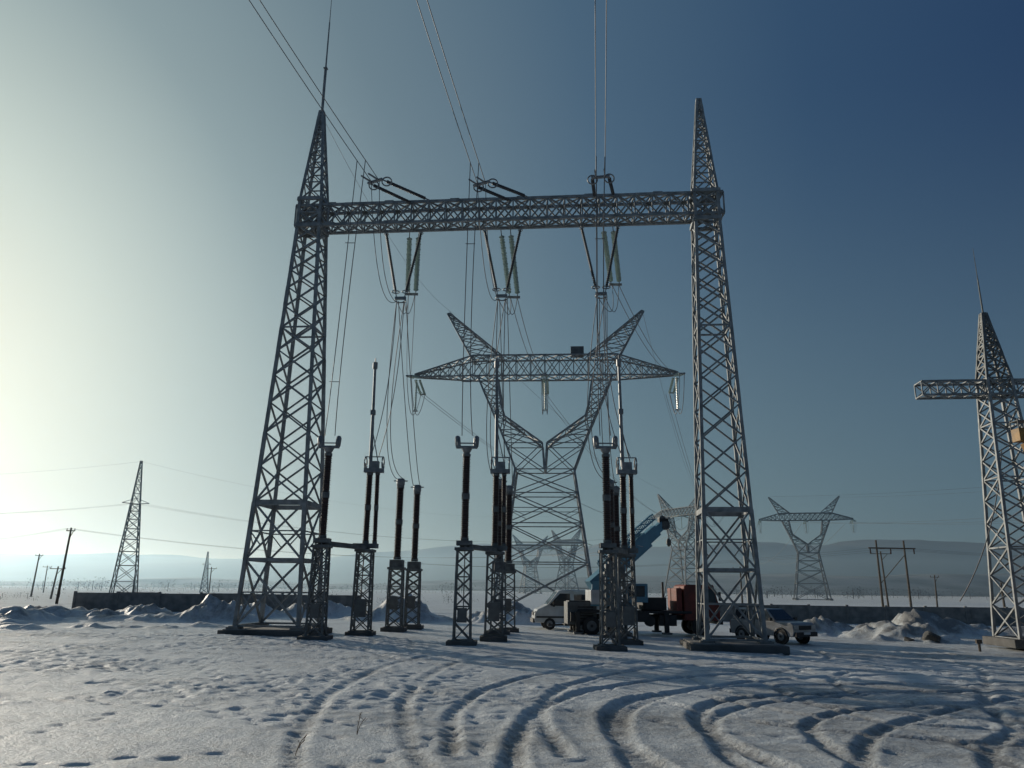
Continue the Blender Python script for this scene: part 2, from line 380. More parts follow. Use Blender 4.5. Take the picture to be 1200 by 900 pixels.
for k in range(3):
    y=yoke[k]; d=(gp(att[k],-.65,22.1)-y); d.normalize(); sd=V((d.y,-d.x,0)).normalized()*-1
    mb.box(y,(.9,.14,.10),M_ALU,math.atan2(sd.y,sd.x))
    for sgn in(-1,1):
        a=y+sd*.40*sgn; bb=gp(att[k],-.54,22.65)+sd*.5*sgn
        p=a.lerp(bb,.10); q=a.lerp(bb,.9)
        mb.strut(a,p,.05,M_ALU); insulator(mb,p,q,.05,.095,.12,M_POLY,8); mb.strut(q,bb,.05,M_ALU)
        mb.ring(p,.24,.035,M_ALU,14,'Y')
        wst=y+sd*.22*sgn
        mw.tube([wst]+hang(y+(far[k]-y)*.08+sd*.22*sgn,far[k]+sd*.22*sgn,.05,8),.02,M_WIRE)
        e2=far[k]+(far[k]-y)*8+V((0,0,-6)); mw.tube([far[k]+sd*.22*sgn,e2+sd*.22*sgn],.02,M_WIRE)
        mb.strut(wst,y-d*.8+sd*.22*sgn,.06,M_ALU)
    for sgn in(-1,1):
        a=gp(vx[k]+sgn*1.02,0,21.4); c=vb[k]+V((sgn*.22,0,.1)); p=a.lerp(c,.08); q=a.lerp(c,.93)
        mb.strut(a,p,.05,M_ALU); insulator(mb,p,q,.055,.095,.11,M_POLY,8); mb.strut(q,c,.05,M_ALU)
        mb.ring(q,.2,.03,M_ALU,14,'Z'); mb.ring(p,.12,.02,M_ALU,12,'Z')
    mb.box(vb[k]+V((0,0,.02)),(.6,.1,.16),M_ALU,GA); mb.ring(vb[k]+V((0,0,-.12)),.3,.03,M_ALU,18,'Z')
    for sgn in(-1,1):
        a=gp(gxs[k]+sgn*.26,.55,21.5); c=ge[k]+V((sgn*.24,0,0)); p=a.lerp(c,.10); q=a.lerp(c,.94)
        mg.strut(a,p,.05,M_ALU); insulator(mg,p,q,.06,.16,.17,M_GLASSI,12); mg.strut(q,c,.05,M_ALU)
    mg.box(ge[k],(.75,.12,.12),M_ALU)
    for sgn in(-1,1):
        mw.tube(hang(ge[k]+V((sgn*.2,0,0)),tw[k]+V((sgn*.2,0,0)),1.6),.022,M_WIRE)
        mw.tube(curve3(ge[k]+V((sgn*.2,0,0)),(ge[k].x,41.5,16.6),vb[k]+V((sgn*.2,0,-.1))),.02,M_WIRE)
mb.build('tension_and_v_insulators',gantry); mg.build('glass_insulator_strings',gantry)

# ------------------------------------------------------------------ big transmission tower
def tx_tower(name,loc,rz,sc=1,m=M_STEEL,leg=.24,br=.11,det=True):
    e=empty(name,loc,rz,sc); mb=MB()
    base=quad(0,0,0,5.3,4.3); waist=quad(0,0,15,3.2,1.7)
    truss(mb,sections(base,waist,4,.8),leg,br,m)
    s=sections(base,waist,4,.8)
    if det:
        for k in range(3):
            for i in range(4):
                j=(i+1)%4; mid=(s[k][i]+s[k][j]+s[k+1][i]+s[k+1][j])/4
                mb.strut((s[k][i]+s[k+1][i])/2,mid,br*.7,m); mb.strut((s[k][j]+s[k+1][j])/2,mid,br*.7,m)
                mb.strut((s[k][i]+s[k+1][i])/2,(s[k][i]*3+s[k+1][j])/4,br*.6,m); mb.strut((s[k][j]+s[k+1][j])/2,(s[k][j]*3+s[k+1][i])/4,br*.6,m)
    P=[(.05,3.2,15,1.7),(.25,4.3,17.9,1.6),(2.3,4.9,19.4,1.5),(4.5,5.6,21.0,1.45),(4.9,6.2,22.4,1.4),(5.1,6.9,24.0,1.3),(5.4,7.6,25.7,1.2)]
    for sg in(-1,1):
        truss(mb,[[V((sg*a,-h,z)),V((sg*o,-h,z)),V((sg*o,h,z)),V((sg*a,h,z))] for a,o,z,h in P],leg*.8,br*.85,m)
        T0=[V((sg*4.9,-1.0,28.15)),V((sg*8.2,-1.0,27.6)),V((sg*8.2,1.0,27.6)),V((sg*4.9,1.0,28.15))]
        T1=[V((sg*11.2,-.12,33.7)),V((sg*11.45,-.12,33.6)),V((sg*11.45,.12,33.6)),V((sg*11.2,.12,33.7))]
        truss(mb,sections(T0,T1,6,.8),leg*.6,br*.7,m)
        C0=[V((sg*8.2,-1.2,25.7)),V((sg*8.2,1.2,25.7)),V((sg*8.2,1.2,28.1)),V((sg*8.2,-1.2,28.1))]
        C1=[V((sg*15,-.2,25.9)),V((sg*15,.2,25.9)),V((sg*15,.2,26.2)),V((sg*15,-.2,26.2))]
        truss(mb,sections(C0,C1,6,.9),leg*.6,br*.75,m)
    C0=[V((-8.2,-1.2,25.7)),V((-8.2,1.2,25.7)),V((-8.2,1.2,28.1)),V((-8.2,-1.2,28.1))]
    C1=[V((8.2,-1.2,25.7)),V((8.2,1.2,25.7)),V((8.2,1.2,28.1)),V((8.2,-1.2,28.1))]
    truss(mb,sections(C0,C1,10),leg*.65,br*.8,m)
    if det: mb.box((3.7,0,28.75),(1.5,1.2,1.0),M_GREYBOX)
    for i,j in((-1,-1),(1,-1),(1,1),(-1,1)): mb.box((i*5.3,j*4.3,.1),(1,1,.6),M_CONC)
    mb.build('lattice_body',e)
    mi=MB()
    for x in(-14.8,0,14.8):
        for sd in(-1,1):
            for q in(-.25,.25):
                a=V((x+q,sd*.6,25.7)); c=V((x+q,sd*4.2,24.9)); insulator(mi,a,c,.07,.15,.2,M_GLASSI,8)
            mi.box((x,sd*4.25,24.9),(.7,.15,.12),M_ALU)
        for q in(-.25,.25):
            mi.tube(curve3((x+q,-4.2,24.9),(x+q,-1.2,17.8),(x+q,4.2,24.9)),.035,M_WIRE)
        insulator(mi,(x,0,25.6),(x,0,22.0),.07,.15,.2,M_GLASSI,8); mi.ring((x,0,21.9),.3,.04,M_ALU,12)
    mi.build('insulator_strings',e)
    return e
tx_tower('transmission_tower',(3.75,84.5,0),math.radians(-4))
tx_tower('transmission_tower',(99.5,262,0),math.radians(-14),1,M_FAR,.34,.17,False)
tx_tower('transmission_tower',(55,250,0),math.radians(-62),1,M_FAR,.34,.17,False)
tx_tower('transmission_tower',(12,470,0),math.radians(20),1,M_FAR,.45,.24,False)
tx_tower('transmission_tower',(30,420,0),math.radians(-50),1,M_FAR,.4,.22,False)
mf=MB()
for x in(-14.8,0,14.8):
    for q in(-.25,.25): mf.tube(hang((3.75+x+q,88.5,24.9),(55+x*.45,247-x*.9,24.9),5,30),.025,M_WIRE)
    mf.tube(hang((55+x*.47,253-x*.9,24.9),(12+x,466,24.9),7,24),.05,M_WIRE)
    mf.tube(hang((99.5+x,266,24.9),(180+x,600,28),9,24),.05,M_WIRE); mf.tube(hang((99.5+x,258,24.9),(170+x,90,25),5,30),.03,M_WIRE)
for x in(-11.3,11.3):
    mf.tube(hang((3.75+x,84,33.7),(55+x*.45,250,33.7),3,30),.02,M_WIRE); mf.tube(hang((99.5+x,262,33.6),(190,100,33),4,30),.025,M_WIRE)
mf.tube(hang((3.75-11.3,84,33.7),(XL,YL,28.7),1.5,30),.012,M_WIRE)
mf.build('distant_power_lines')

# ------------------------------------------------------------------ switchgear
def stand(mb,x,y,h,hb=.36,ht=.30,slab=1.3):
    mb.box((x,y,.06),(slab,slab,.24),M_CONCD)
    for i,j in((-1,-1),(1,-1),(1,1),(-1,1)): mb.box((x+i*hb,y+j*hb,.21),(.22,.22,.05),M_STEELD)
    truss(mb,sections(quad(x,y,.2,hb,hb),quad(x,y,h,ht,ht),6,.95),.085,.05,M_STEELD,horiz=2)
    mb.box((x,y,h+.06),(ht*2+.22,ht*2+.22,.12),M_STEELD)
def post(mb,a,b,core=.135,shed=.185,units=2,m=M_PORC):
    a=V(a); b=V(b)
    for k in range(units):
        p=a.lerp(b,k/units); q=a.lerp(b,(k+1)/units); d=(q-p).normalized()
        mb.cyl(p,p+d*.14,core*1.25,M_STEELD,12); mb.cyl(q-d*.12,q,core*1.25,M_STEELD,12); insulator(mb,p+d*.14,q-d*.12,core,shed,.085,m,12)
BO=V((1.3,3.8,0))
def disconnector(x,y):
    g=gz(x,y); e=empty('disconnector_switch',(x,y,g))
    mb=MB(); stand(mb,0,0,4.0); stand(mb,BO.x,BO.y,4.0,.42,.36)
    for o in(-.16,.16):
        mb.strut((o,0,4.2),(BO.x+o,BO.y,4.2),.12,M_STEELD,.2)
    mb.box((BO.x,BO.y,4.3),(1.2,.6,.22),M_STEELD); mb.box((0,0,4.32),(.7,.6,.2),M_STEELD)
    mb.box((BO.x+.0,BO.y-.5,1.3),(.55,.35,.85),M_GREYBOX); mb.cyl((BO.x,BO.y-.5,1.7),(BO.x,BO.y-.35,4.2),.03,M_STEELD,6)
    mb.box((.0,-.42,1.25),(.4,.26,.6),M_GREYBOX); mb.cyl((0.05,-.42,1.5),(.05,-.3,4.2),.025,M_STEELD,6)
    mb.build('support_stands',e)
    mb=MB(); post(mb,(0,0,4.42),(0,0,8.35),.15,.20)
    post(mb,(BO.x-.02,BO.y,4.4),(BO.x,BO.y,8.0)); post(mb,(BO.x+.42,BO.y+.1,4.4),(BO.x+.40,BO.y,8.0),.10,.14)
    mb.build('porcelain_posts',e)
    mb=MB()
    mb.lathe((0,0,8.35),(0,0,8.62),[(0,.12),(.5,.2),(1,.26)],M_ALU,12)
    mb.box((0,0,8.66),(.95,.22,.1),M_ALU)
    for s in(-.4,.4):
        mb.lathe((s,0,8.6),(s*1.12,0,9.2),[(0,.08),(.2,.13),(.8,.13),(.95,.09),(1,.03)],M_ALU,10,True)
        mb.ring((s*1.05,0,8.9),.2,.028,M_ALU,14,'X')
    mb.strut((-.38,0,8.85),(.38,0,8.85),.05,M_ALU)
    hx,hy=BO.x+.2,BO.y
    mb.box((hx,hy,8.12),(1.0,.4,.2),M_ALU); mb.box((hx,hy,8.4),(.5,.3,.4),M_ALU)
    for s in(-.45,.45): mb.ring((hx+s,hy,8.5),.34,.035,M_ALU,18,'X'); mb.strut((hx+s,hy,8.15),(hx+s,hy,8.5),.05,M_ALU)
    mb.strut((hx-.45,hy,8.84),(hx+.45,hy,8.84),.05,M_ALU)
    mb.cyl((hx-.2,hy,8.4),(hx-.22,hy,11.2),.095,M_ALU,10,.085); mb.cyl((hx-.22,hy,11.2),(hx-.25,hy,13.7),.08,M_ALU,10,.07)
    mb.cyl((hx-.25,hy,13.6),(hx-.25,hy,13.95),.13,M_ALU,10); mb.box((hx-.22,hy,11.2),(.24,.24,.25),M_ALU); mb.strut((hx+.2,hy,8.5),(hx-.18,hy,10.2),.05,M_ALU)
    mb.cyl((hx-.25,hy,13.95),(hx-.25,hy,14.2),.03,M_ALU,6)
    mb.build('contacts_and_open_blade',e)
    return V((x,y,g+9.1)),V((x+BO.x+.2,y+BO.y,g+8.85))
heads=[disconnector(-8.6,35.8),disconnector(-2.05,35.0),disconnector(4.25,34.2)]
def transformer(x,y):
    g=gz(x,y); e=empty('current_transformer',(x,y,g)); mb=MB(); stand(mb,0,0,3.3,.4,.36,1.3)
    mb.box((0,0,3.6),(.75,.7,.45),M_STEELD); mb.box((.0,-.5,1.5),(.4,.3,.7),M_GREYBOX); mb.build('support_stand',e)
    mb=MB(); post(mb,(0,0,3.85),(0,0,8.0),.175,.235,2); mb.build('porcelain_column',e)
    mb=MB(); mb.lathe((0,0,8.0),(0,0,8.45),[(0,.2),(.15,.24),(.8,.24),(.95,.18),(1,.05)],M_ALU,14,True); mb.cyl((-.4,0,8.3),(.4,0,8.3),.035,M_ALU,8); mb.build('head_tank',e)
    return V((x,y,g+8.4))
ct=[[transformer(-6.4,44.6),transformer(-5.75,47.3)],[transformer(-.62,43.8),transformer(-.1,46.5)],[transformer(5.55,43),transformer(6.2,45.6)]]
for k in range(3):
    a,bh=heads[k]; y=yoke[k]
    for s in(-.2,.2):
        st=y.lerp(far[k],.14)+V((s,0,0)); mid=(st+a)/2+V((-.25,.3,-3))
        mw.tube(curve3(st,mid,a+V((s*1.2,0,.1))),.021,M_WIRE)
        v=vb[k]+V((s,0,-.15))
        mw.tube(curve3(v,(v.x-.1,v.y+.4,12),(bh.x+s,bh.y,bh.z)),.021,M_WIRE)
        mw.tube(curve3(v,(v.x-1.3-s,v.y+3,8.6),ct[k][0]+V((s,0,0)),30),.021,M_WIRE)
        mw.tube(curve3(v+V((.1,0,0)),(v.x+.5,v.y+5,7.6),ct[k][1]+V((s,0,0)),30),.021,M_WIRE)
        mw.tube(curve3(y+V((s,0,0)),((y.x+v.x)/2-.2,y.y+1.2,15.2),v),.018,M_WIRE)
    for t in(.3,.8):
        p=y.lerp(far[k],.14).lerp(a,t); mw.strut(p+V((-.33,.05,0)),p+V((.13,.05,0)),.03,M_ALU)
mw.build('overhead_conductors')

# ------------------------------------------------------------------ right-hand smaller gantry
g2=empty('substation_gantry',(25.9,39.8,0),math.radians(-6))
mb=MB(); A=quad(0,0,.3,1.25,1.25); B=quad(0,0,12.6,.62,.62); C=quad(0,0,13.5,.6,.6)
truss(mb,sections(A,B,11,.93),.14,.075,M_STEEL,horiz=3); truss(mb,[B,C],.13,.07,M_STEEL); truss(mb,sections(C,quad(0,0,17.3,.10,.10),8,.88),.12,.075,M_STEELD)
mb.cyl((0,0,17.3),(0,0,19.4),.05,M_STEELD,8,.035); mb.cyl((0,0,19.4),(0,0,21.2),.025,M_STEELD,6,.012)
mb.build('lattice_column',g2)
mb=MB(); q=lambda x:[V((x,-.45,12.65)),V((x,.45,12.65)),V((x,.45,13.4)),V((x,-.45,13.4))]
truss(mb,sections(q(-3.9),q(17),26),.1,.055,M_STEEL); mb.build('lattice_beam',g2)
mb=MB(); A=quad(14,0,.3,1.25,1.25); B=quad(14,0,13.5,.6,.6); truss(mb,sections(A,B,12,.93),.14,.075,M_STEEL,horiz=3); truss(mb,sections(B,quad(14,0,17.3,.10,.10),8,.88),.12,.075,M_STEELD); mb.build('lattice_column',g2)
mb=MB(); mb.box((0,0,.1),(3.4,3.2,.4),M_CONCD); mb.box((14,0,.1),(3.4,3.2,.4),M_CONCD); mb.build('foundation_slab',g2,bevel=.03)
mb=MB(); mb.tube(curve3((-.4,-.5,9.6),(-1.2,-.3,5),(-2.6,1.5,2.0)),.03,M_WIRE); mb.build('dropper_cable',g2)
e=empty('aerial_lift',(26.8,35,gz(26.6,35)))
mb=MB(); mb.strut((0,0,1),(-2.3,0,7.4),.34,M_YEL,.4); mb.strut((-2.3,0,7.4),(-3.0,0,9.4),.3,M_YEL,.34); mb.box((-2.4,0,7.6),(.5,.45,.8),M_STEELD)
mb.strut((-.5,-.25,3.2),(-2.0,-.25,6.8),.14,M_STEELD)
mb.box((-3.05,0,9.75),(.7,.6,.6),M_YEL); mb.box((-3.05,0,10.4),(.7,.6,.05),M_STEELD)
for i in(-.33,.33):
    for j in(-.28,.28): mb.strut((-3.05+i,j,10.0),(-3.05+i,j,10.5),.05,M_STEELD)
mb.build('boom_and_bucket',e,bevel=.02)
mb=MB(); mb.box((0,0,.9),(2.0,4.5,.9),M_YEL); mb.box((0,-1.6,1.8),(1.9,1.2,1.0),M_YEL); mb.box((0,-2.21,1.9),(1.6,.03,.6),M_GLASS)
for i in(-.95,.95):
    for j in(-1.5,1.5): mb.cyl((i-.18,j,.5),(i+.18,j,.5),.5,M_RUB,18)
mb.build('carrier',e,bevel=.03)

# ------------------------------------------------------------------ masts and poles
def mast(x,y,h,hb,m=M_FAR,leg=.16,br=.09):
    mb=MB(); t=h*.68
    truss(mb,sections(quad(0,0,0,hb,hb),quad(0,0,t,hb*.36,hb*.36),8,.88),leg,br,m); truss(mb,sections(quad(0,0,t,hb*.36,hb*.36),quad(0,0,h,.15,.15),6,.85),leg*.7,br*.8,m)
    for i in(-1,1): mb.strut((0,0,t),(i*hb*1.1,0,t+.2),.12,m); mb.strut((0,0,t+1),(i*hb*1.1,0,t+.2),.08,m)
    mb.build('lattice_mast',loc=(x,y,0),rz=.3)
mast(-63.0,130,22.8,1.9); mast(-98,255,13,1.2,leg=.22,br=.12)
def pole(x,y,h,arms=1,lean=(0,0),arm=1.2):
    mb=MB(); mb.cyl((0,0,0),(lean[0],lean[1],h),.16,M_WOOD,8,.10)
    for k in range(arms):
        z=h-.35-.7*k; c=V((lean[0]*z/h,lean[1]*z/h,z)); mb.strut(c-V((arm,0,0)),c+V((arm,0,0)),.1,M_WOOD)
        for i in(-1,0,1): mb.cyl(c+V((i*arm*.9,0,.05)),c+V((i*arm*.9,0,.28)),.05,M_PORC,6)
    if arms: mb.strut((lean[0]*.8,0,h-1.3),(lean[0]+arm*.6,0,h-.4),.06,M_WOOD)
    mb.build('utility_pole',loc=(x,y,0))
pole(-51.0,90,8.7,1,(.35,0),.5)
pole(-84,140,7.6,1,(.3,0),.7); pole(-69,120,5.0,1,(.3,.2)); pole(-71,150,5,0); pole(-68,180,6.5,1); pole(-120,205,7,1)
pole(-30,120,4,0)
pole(56,118,8.4,1,(-.3,0),1.6); pole(35,120,6,1); pole(75,140,5.5,1,(.2,0),.8); pole(62,100,4,0); pole(84,128,5.5,1)
mb=MB()
for i in(-1.9,1.9): mb.cyl((i,0,0),(i,0,9.0),.16,M_WOOD,8,.11)
mb.strut((-3.0,0,8.0),(3.4,0,8.0),.16,M_WOOD); mb.strut((-1.9,0,3.5),(1.9,0,7.2),.08,M_WOOD)
for i in(-2.8,0,3.2): mb.cyl((i,0,7.3),(i,0,8),.09,M_PORC,6)
mb.build('utility_pole_frame',loc=(49.5,102,0),rz=.1)
mb=MB()
for o in(0,.9,-.9):
    mb.tube(hang((-51.0+o*.5,90,8.6),(-130+o,150,9),1.2),.008,M_WIRE); mb.tube(hang((-51.0+o*.5,90,8.6),(10+o,125,8),1.8),.008,M_WIRE)
    mb.tube(hang((-64.0+o,130,15.5),(-190+o,170,20),3.0),.009,M_WIRE); mb.tube(hang((-62.0+o,130,15.5),(40,190,16),4.0),.009,M_WIRE)
    mb.tube(hang((49.5+o*3,102,8),(120+o*3,112,8),1.0),.012,M_WIRE); mb.tube(hang((49.5+o*3,102,8),(-20+o,150,7),1.6),.01,M_WIRE)
mb.tube(hang((-63.0,130,22.7),(-200,170,28),3.5),.011,M_WIRE); mb.tube(hang((-63.0,130,22.7),(20,230,24),4),.011,M_WIRE)
mb.build('distribution_wires')

# ------------------------------------------------------------------ walls
def wall(x0,y0,x1,y1,h):
    a=V((x0,y0,0)); c=V((x1,y1,0)); L=(c-a).length; n=int(L/3); rz=math.atan2(y1-y0,x1-x0); mb=MB()
    for k in range(n):
        x=(k+.5)*L/n; dh=random.uniform(-.05,.05)
        mb.box((x,0,h/2+dh-.2),(L/n-.19,.14,h+.4),M_CONC); mb.box((x,-.085,h*.55+dh),(L/n-.7,.03,h*.6),M_CONC)
        mb.box((k*L/n,0,h/2-.15),(.2,.24,h+.5),M_CONC)
    mb.build('concrete_wall',loc=a,rz=rz,bevel=.012)
wall(-36.5,67,-13,70,1.75); wall(17,72,48,66,1.25)

# ------------------------------------------------------------------ vehicles
def wheel(mb,x,y,r,w=.28,hub=M_ALU):
    mb.lathe((x,y-w/2,r),(x,y+w/2,r),[(0,r*.86),(.12,r),(.88,r),(1,r*.86)],M_RUB,24,True)
    for s in(-1,1): mb.lathe((x,y+s*(w/2-.01),r),(x,y+s*(w/2+.02),r),[(0,r*.58),(1,r*.5)],hub,16); mb.cyl((x,y+s*(w/2+.02),r),(x,y+s*(w/2+.05),r),r*.16,M_BLACK,10)
e=empty('cargo_van',(4.3,51.5,gz(4.4,51.5)),math.radians(4)); mb=MB()
body=[(-2.75,.42),(2.75,.42),(2.8,.9),(2.78,2.25),(2.6,2.42),(-1.05,2.42),(-1.3,2.36),(-2.0,1.5),(-2.62,1.22),(-2.8,.95),(-2.82,.55)]
mb.extr(body,-.97,.97,M_WHITE); mb.build('body_shell',e,bevel=.07)
mb=MB()
for s in(-1,1):
    mb.extr([(-1.85,1.52),(-1.2,2.2),(-.55,2.2),(-.55,1.45),(-1.75,1.45)],s*.972,s*.985,M_GLASS); mb.extr([(-.3,1.5),(-.3,2.15),(.75,2.15),(.75,1.5)],s*.972,s*.984,M_GLASS)
    mb.extr([(.95,1.5),(.95,2.15),(2.4,2.15),(2.4,1.5)],s*.972,s*.984,M_GLASS)
    mb.extr([(-2.7,.72),(2.7,.72),(2.7,.82),(-2.7,.82)],s*.972,s*.99,M_BLACK)
    mb.box((-2.66,s*.72,1.0),(.2,.34,.22),M_LAMP); mb.box((-1.6,s*1.1,1.55),(.12,.22,.3),M_BLACK)
    mb.box((2.79,s*.85,1.3),(.05,.14,.5),M_RED)
mb.add([(-1.34,-.82,2.33),(-1.34,.82,2.33),(-2.0,.88,1.53),(-2.0,-.88,1.53)],[(0,1,2,3)],M_GLASS)
mb.box((-2.83,0,.95),(.04,.8,.2),M_BLACK); mb.box((-2.84,0,.55),(.12,1.8,.25),M_BLACK)
mb.build('windows_and_trim',e); mb=MB()
for x in(-1.85,1.6):
    for y in(-.86,.86): wheel(mb,x,y,.36)
mb.build('wheels',e)
e=empty('truck_crane',(8.0,47.0,gz(8,47)),math.radians(3)); mb=MB()
mb.box((-.3,0,1.0),(8.6,.8,.3),M_BLACK); mb.box((-.9,0,1.3),(6.6,2.4,.14),M_BLACK)
mb.box((-4.4,0,1.0),(.4,2.4,.5),M_BLACK); mb.box((1.0,-1.05,.85),(1.0,.35,.6),M_BLACK); mb.cyl((.0,-1.1,.8),(.0,-.7,.8),.3,M_BLACK,12)
mb.box((-.6,-1.0,1.0),(1.1,.4,.5),M_BLACK); mb.box((.4,.2,1.75),(1.4,1.6,.7),M_BLACK); mb.cyl((1.2,.6,1.4),(1.2,.6,3.0),.07,M_BLACK,8)
for x in(-4.2,.9):
    for s in(-1,1): mb.box((x,s*1.25,.75),(.25,.25,1.1),M_BLACK); mb.box((x,s*1.25,.14),(.5,.5,.1),M_STEELD)
    mb.box((x,0,1.15),(.3,2.7,.22),M_BLACK)
mb.build('chassis',e,bevel=.02)
mb=MB()
mb.extr([(2.0,.85),(2.0,2.75),(2.15,2.85),(3.75,2.85),(3.95,2.0),(4.05,1.75),(4.08,.85)],-1.18,1.18,M_RED); mb.box((1.75,0,1.9),(.35,2.1,1.5),M_RED)
mb.build('cab',e,bevel=.06); mb=MB()
for s in(-1,1):
    mb.extr([(2.85,1.85),(2.85,2.6),(3.72,2.6),(3.88,1.85)],s*1.182,s*1.195,M_GLASS); mb.box((4.02,s*1.35,2.2),(.1,.16,.5),M_BLACK); mb.box((4.1,s*.9,1.15),(.06,.3,.2),M_LAMP)
mb.add([(3.8,-1.05,2.72),(3.8,1.05,2.72),(3.98,1.08,1.95),(3.98,-1.08,1.95)],[(0,1,2,3)],M_GLASS); mb.box((4.1,0,.8),(.2,2.3,.3),M_BLACK); mb.build('cab_windows_and_trim',e)
mb=MB()
for x in(-3.4,-2.1,2.9):
    for y in(-1.05,1.05): wheel(mb,x,y,.52,.34,M_STEELD)
mb.build('wheels',e)
mb=MB(); mb.cyl((-1.9,0,1.35),(-1.9,0,1.6),.85,M_BLACK,20); mb.box((-2.1,0,1.72),(2.6,2.0,.24),M_BLUE); mb.box((-.75,-.75,2.35),(1.3,.75,1.05),M_BLUE); mb.box((-3.1,0,2.1),(.6,2.2,.8),M_WHITE)
mb.box((-.75,-1.13,2.45),(.95,.02,.6),M_GLASS); mb.box((-.09,-.75,2.45),(.02,.6,.6),M_GLASS)
for s in(-.35,.35): mb.extr([(-3.3,1.85),(-1.8,1.85),(-2.6,3.0),(-3.2,3.0)],s-.06,s+.06,M_BLUE)
mb.cyl((-2.7,-.5,2.1),(-2.7,.5,2.1),.3,M_STEELD,14); mb.build('slewing_platform',e,bevel=.02)
mb=MB(); p=V((-3.2,0,2.6)); d=V((.72,.28,.58)).normalized(); p1=p+d*5.9
mb.strut(p,p+d*4.9,.62,M_BLUE,.9); mb.strut(p+d*4.9,p1,.5,M_BLUE,.72); mb.strut(p1-d*.2,p1+d*.7,.38,M_BLUE,.5)
up=V((-.5,-.2,.8)).normalized()
for t in(.8,1.6,2.4,3.2,4.0): mb.strut(p+d*t-V((0,.32,0))+up*.2,p+d*(t+.4)-V((0,.34,0))-up*.2,.04,M_WHITE)
J0=[p+d*1.2+up*.6+V((0,s*.22,0))+up*q for s,q in((-1,0),(1,0),(1,.35),(-1,.35))]; J1=[v+d*5.0 for v in J0]
truss(mb,sections(J0,J1,9),.07,.045,M_BLUE)
tip=p1+d*.7; mb.box(tip,(.6,.5,.65),M_BLACK); mb.cyl(tip+V((.1,-.25,-.1)),tip+V((.1,.25,-.1)),.28,M_STEELD,14); mb.cyl(tip+V((-.1,-.25,.3)),tip+V((-.1,.25,.3)),.2,M_STEELD,14)
mb.cyl(p+V((.9,-.2,-.9)),p+d*2.8-up*.4,.11,M_STEELD,10)
mb.tube([tip+V((.3,0,0)),tip+V((.3,0,-.9))],.02,M_WIRE); mb.lathe(tip+V((.3,0,-.9)),tip+V((.3,0,-1.4)),[(0,.08),(.3,.16),(.7,.16),(1,.04)],M_STEELD,10)
mb.build('telescopic_boom',e,bevel=.02)
e=empty('generator_trailer',(4.1,46.5,gz(4,46.5)),.1); mb=MB(); mb.box((0,0,1.15),(1.7,1.2,1.25),M_GREYBOX); mb.box((0,0,1.8),(1.5,1.0,.08),M_BLACK); mb.box((0,0,.5),(2.0,.9,.12),M_BLACK); mb.strut((-.9,0,.5),(-1.9,0,.45),.1,M_BLACK)
for k in range(5): mb.box((.2,-.61,.85+.16*k),(.9,.03,.07),M_BLACK)
mb.build('housing',e,bevel=.03); mb=MB()
for y in(-.65,.65): wheel(mb,0,y,.34,.2)
mb.build('wheels',e)
e=empty('parked_car',(14.0,43.0,gz(14.3,43.2)),math.radians(-58)); mb=MB()
mb.extr([(-2.05,.38),(2.05,.38),(2.15,.6),(2.1,.98),(1.95,1.06),(.95,1.12),(-2.05,1.12),(-2.12,.7)],-.86,.86,M_SILVER)
vs=[(-2.0,-.80,1.12),(.98,-.80,1.12),(.98,.80,1.12),(-2.0,.80,1.12),(-1.85,-.66,1.72),(.30,-.66,1.72),(.30,.66,1.72),(-1.85,.66,1.72)]
mb.add(vs,[(3,2,1,0),(4,5,6,7),(0,1,5,4),(1,2,6,5),(2,3,7,6),(3,0,4,7)],M_SILVER); mb.build('body_shell',e,bevel=.05)
mb=MB()
mb.add([(.955,-.70,1.175),(.955,.70,1.175),(.385,.60,1.675),(.385,-.60,1.675)],[(0,1,2,3)],M_GLASS)
for s in(-1,1):
    for a,c in((-1.75,-1.0),(-.92,-.2),(-.12,.75)):
        t=.22 if c>.5 else 0
        mb.add([(a,s*.81,1.18),(c,s*.81,1.18),(c-t*1.8,s*.69,1.64),(a,s*.69,1.64)],[(0,1,2,3)],M_GLASS)
    mb.box((2.1,s*.66,.86),(.12,.3,.18),M_LAMP); mb.box((.8,s*.98,1.2),(.12,.2,.16),M_BLACK); mb.box((-2.1,s*.76,.9),(.06,.14,.28),M_RED)
    for x in(-1.3,1.3): mb.ring((x,s*.862,.38),.40,.05,M_BLACK,18,'Y')
    mb.strut((-1.6,s*.6,1.78),(.1,s*.6,1.78),.04,M_BLACK)
mb.box((2.14,0,.82),(.06,.9,.2),M_BLACK); mb.box((2.16,0,.5),(.16,1.66,.22),M_BLACK); mb.box((2.25,0,.55),(.02,.5,.12),M_WHITE); mb.box((-2.14,0,.5),(.14,1.6,.22),M_BLACK)
mb.build('windows_and_trim',e); mb=MB()
for x in(-1.3,1.3):
    for y in(-.76,.76): wheel(mb,x,y,.37,.22)
mb.build('wheels',e)

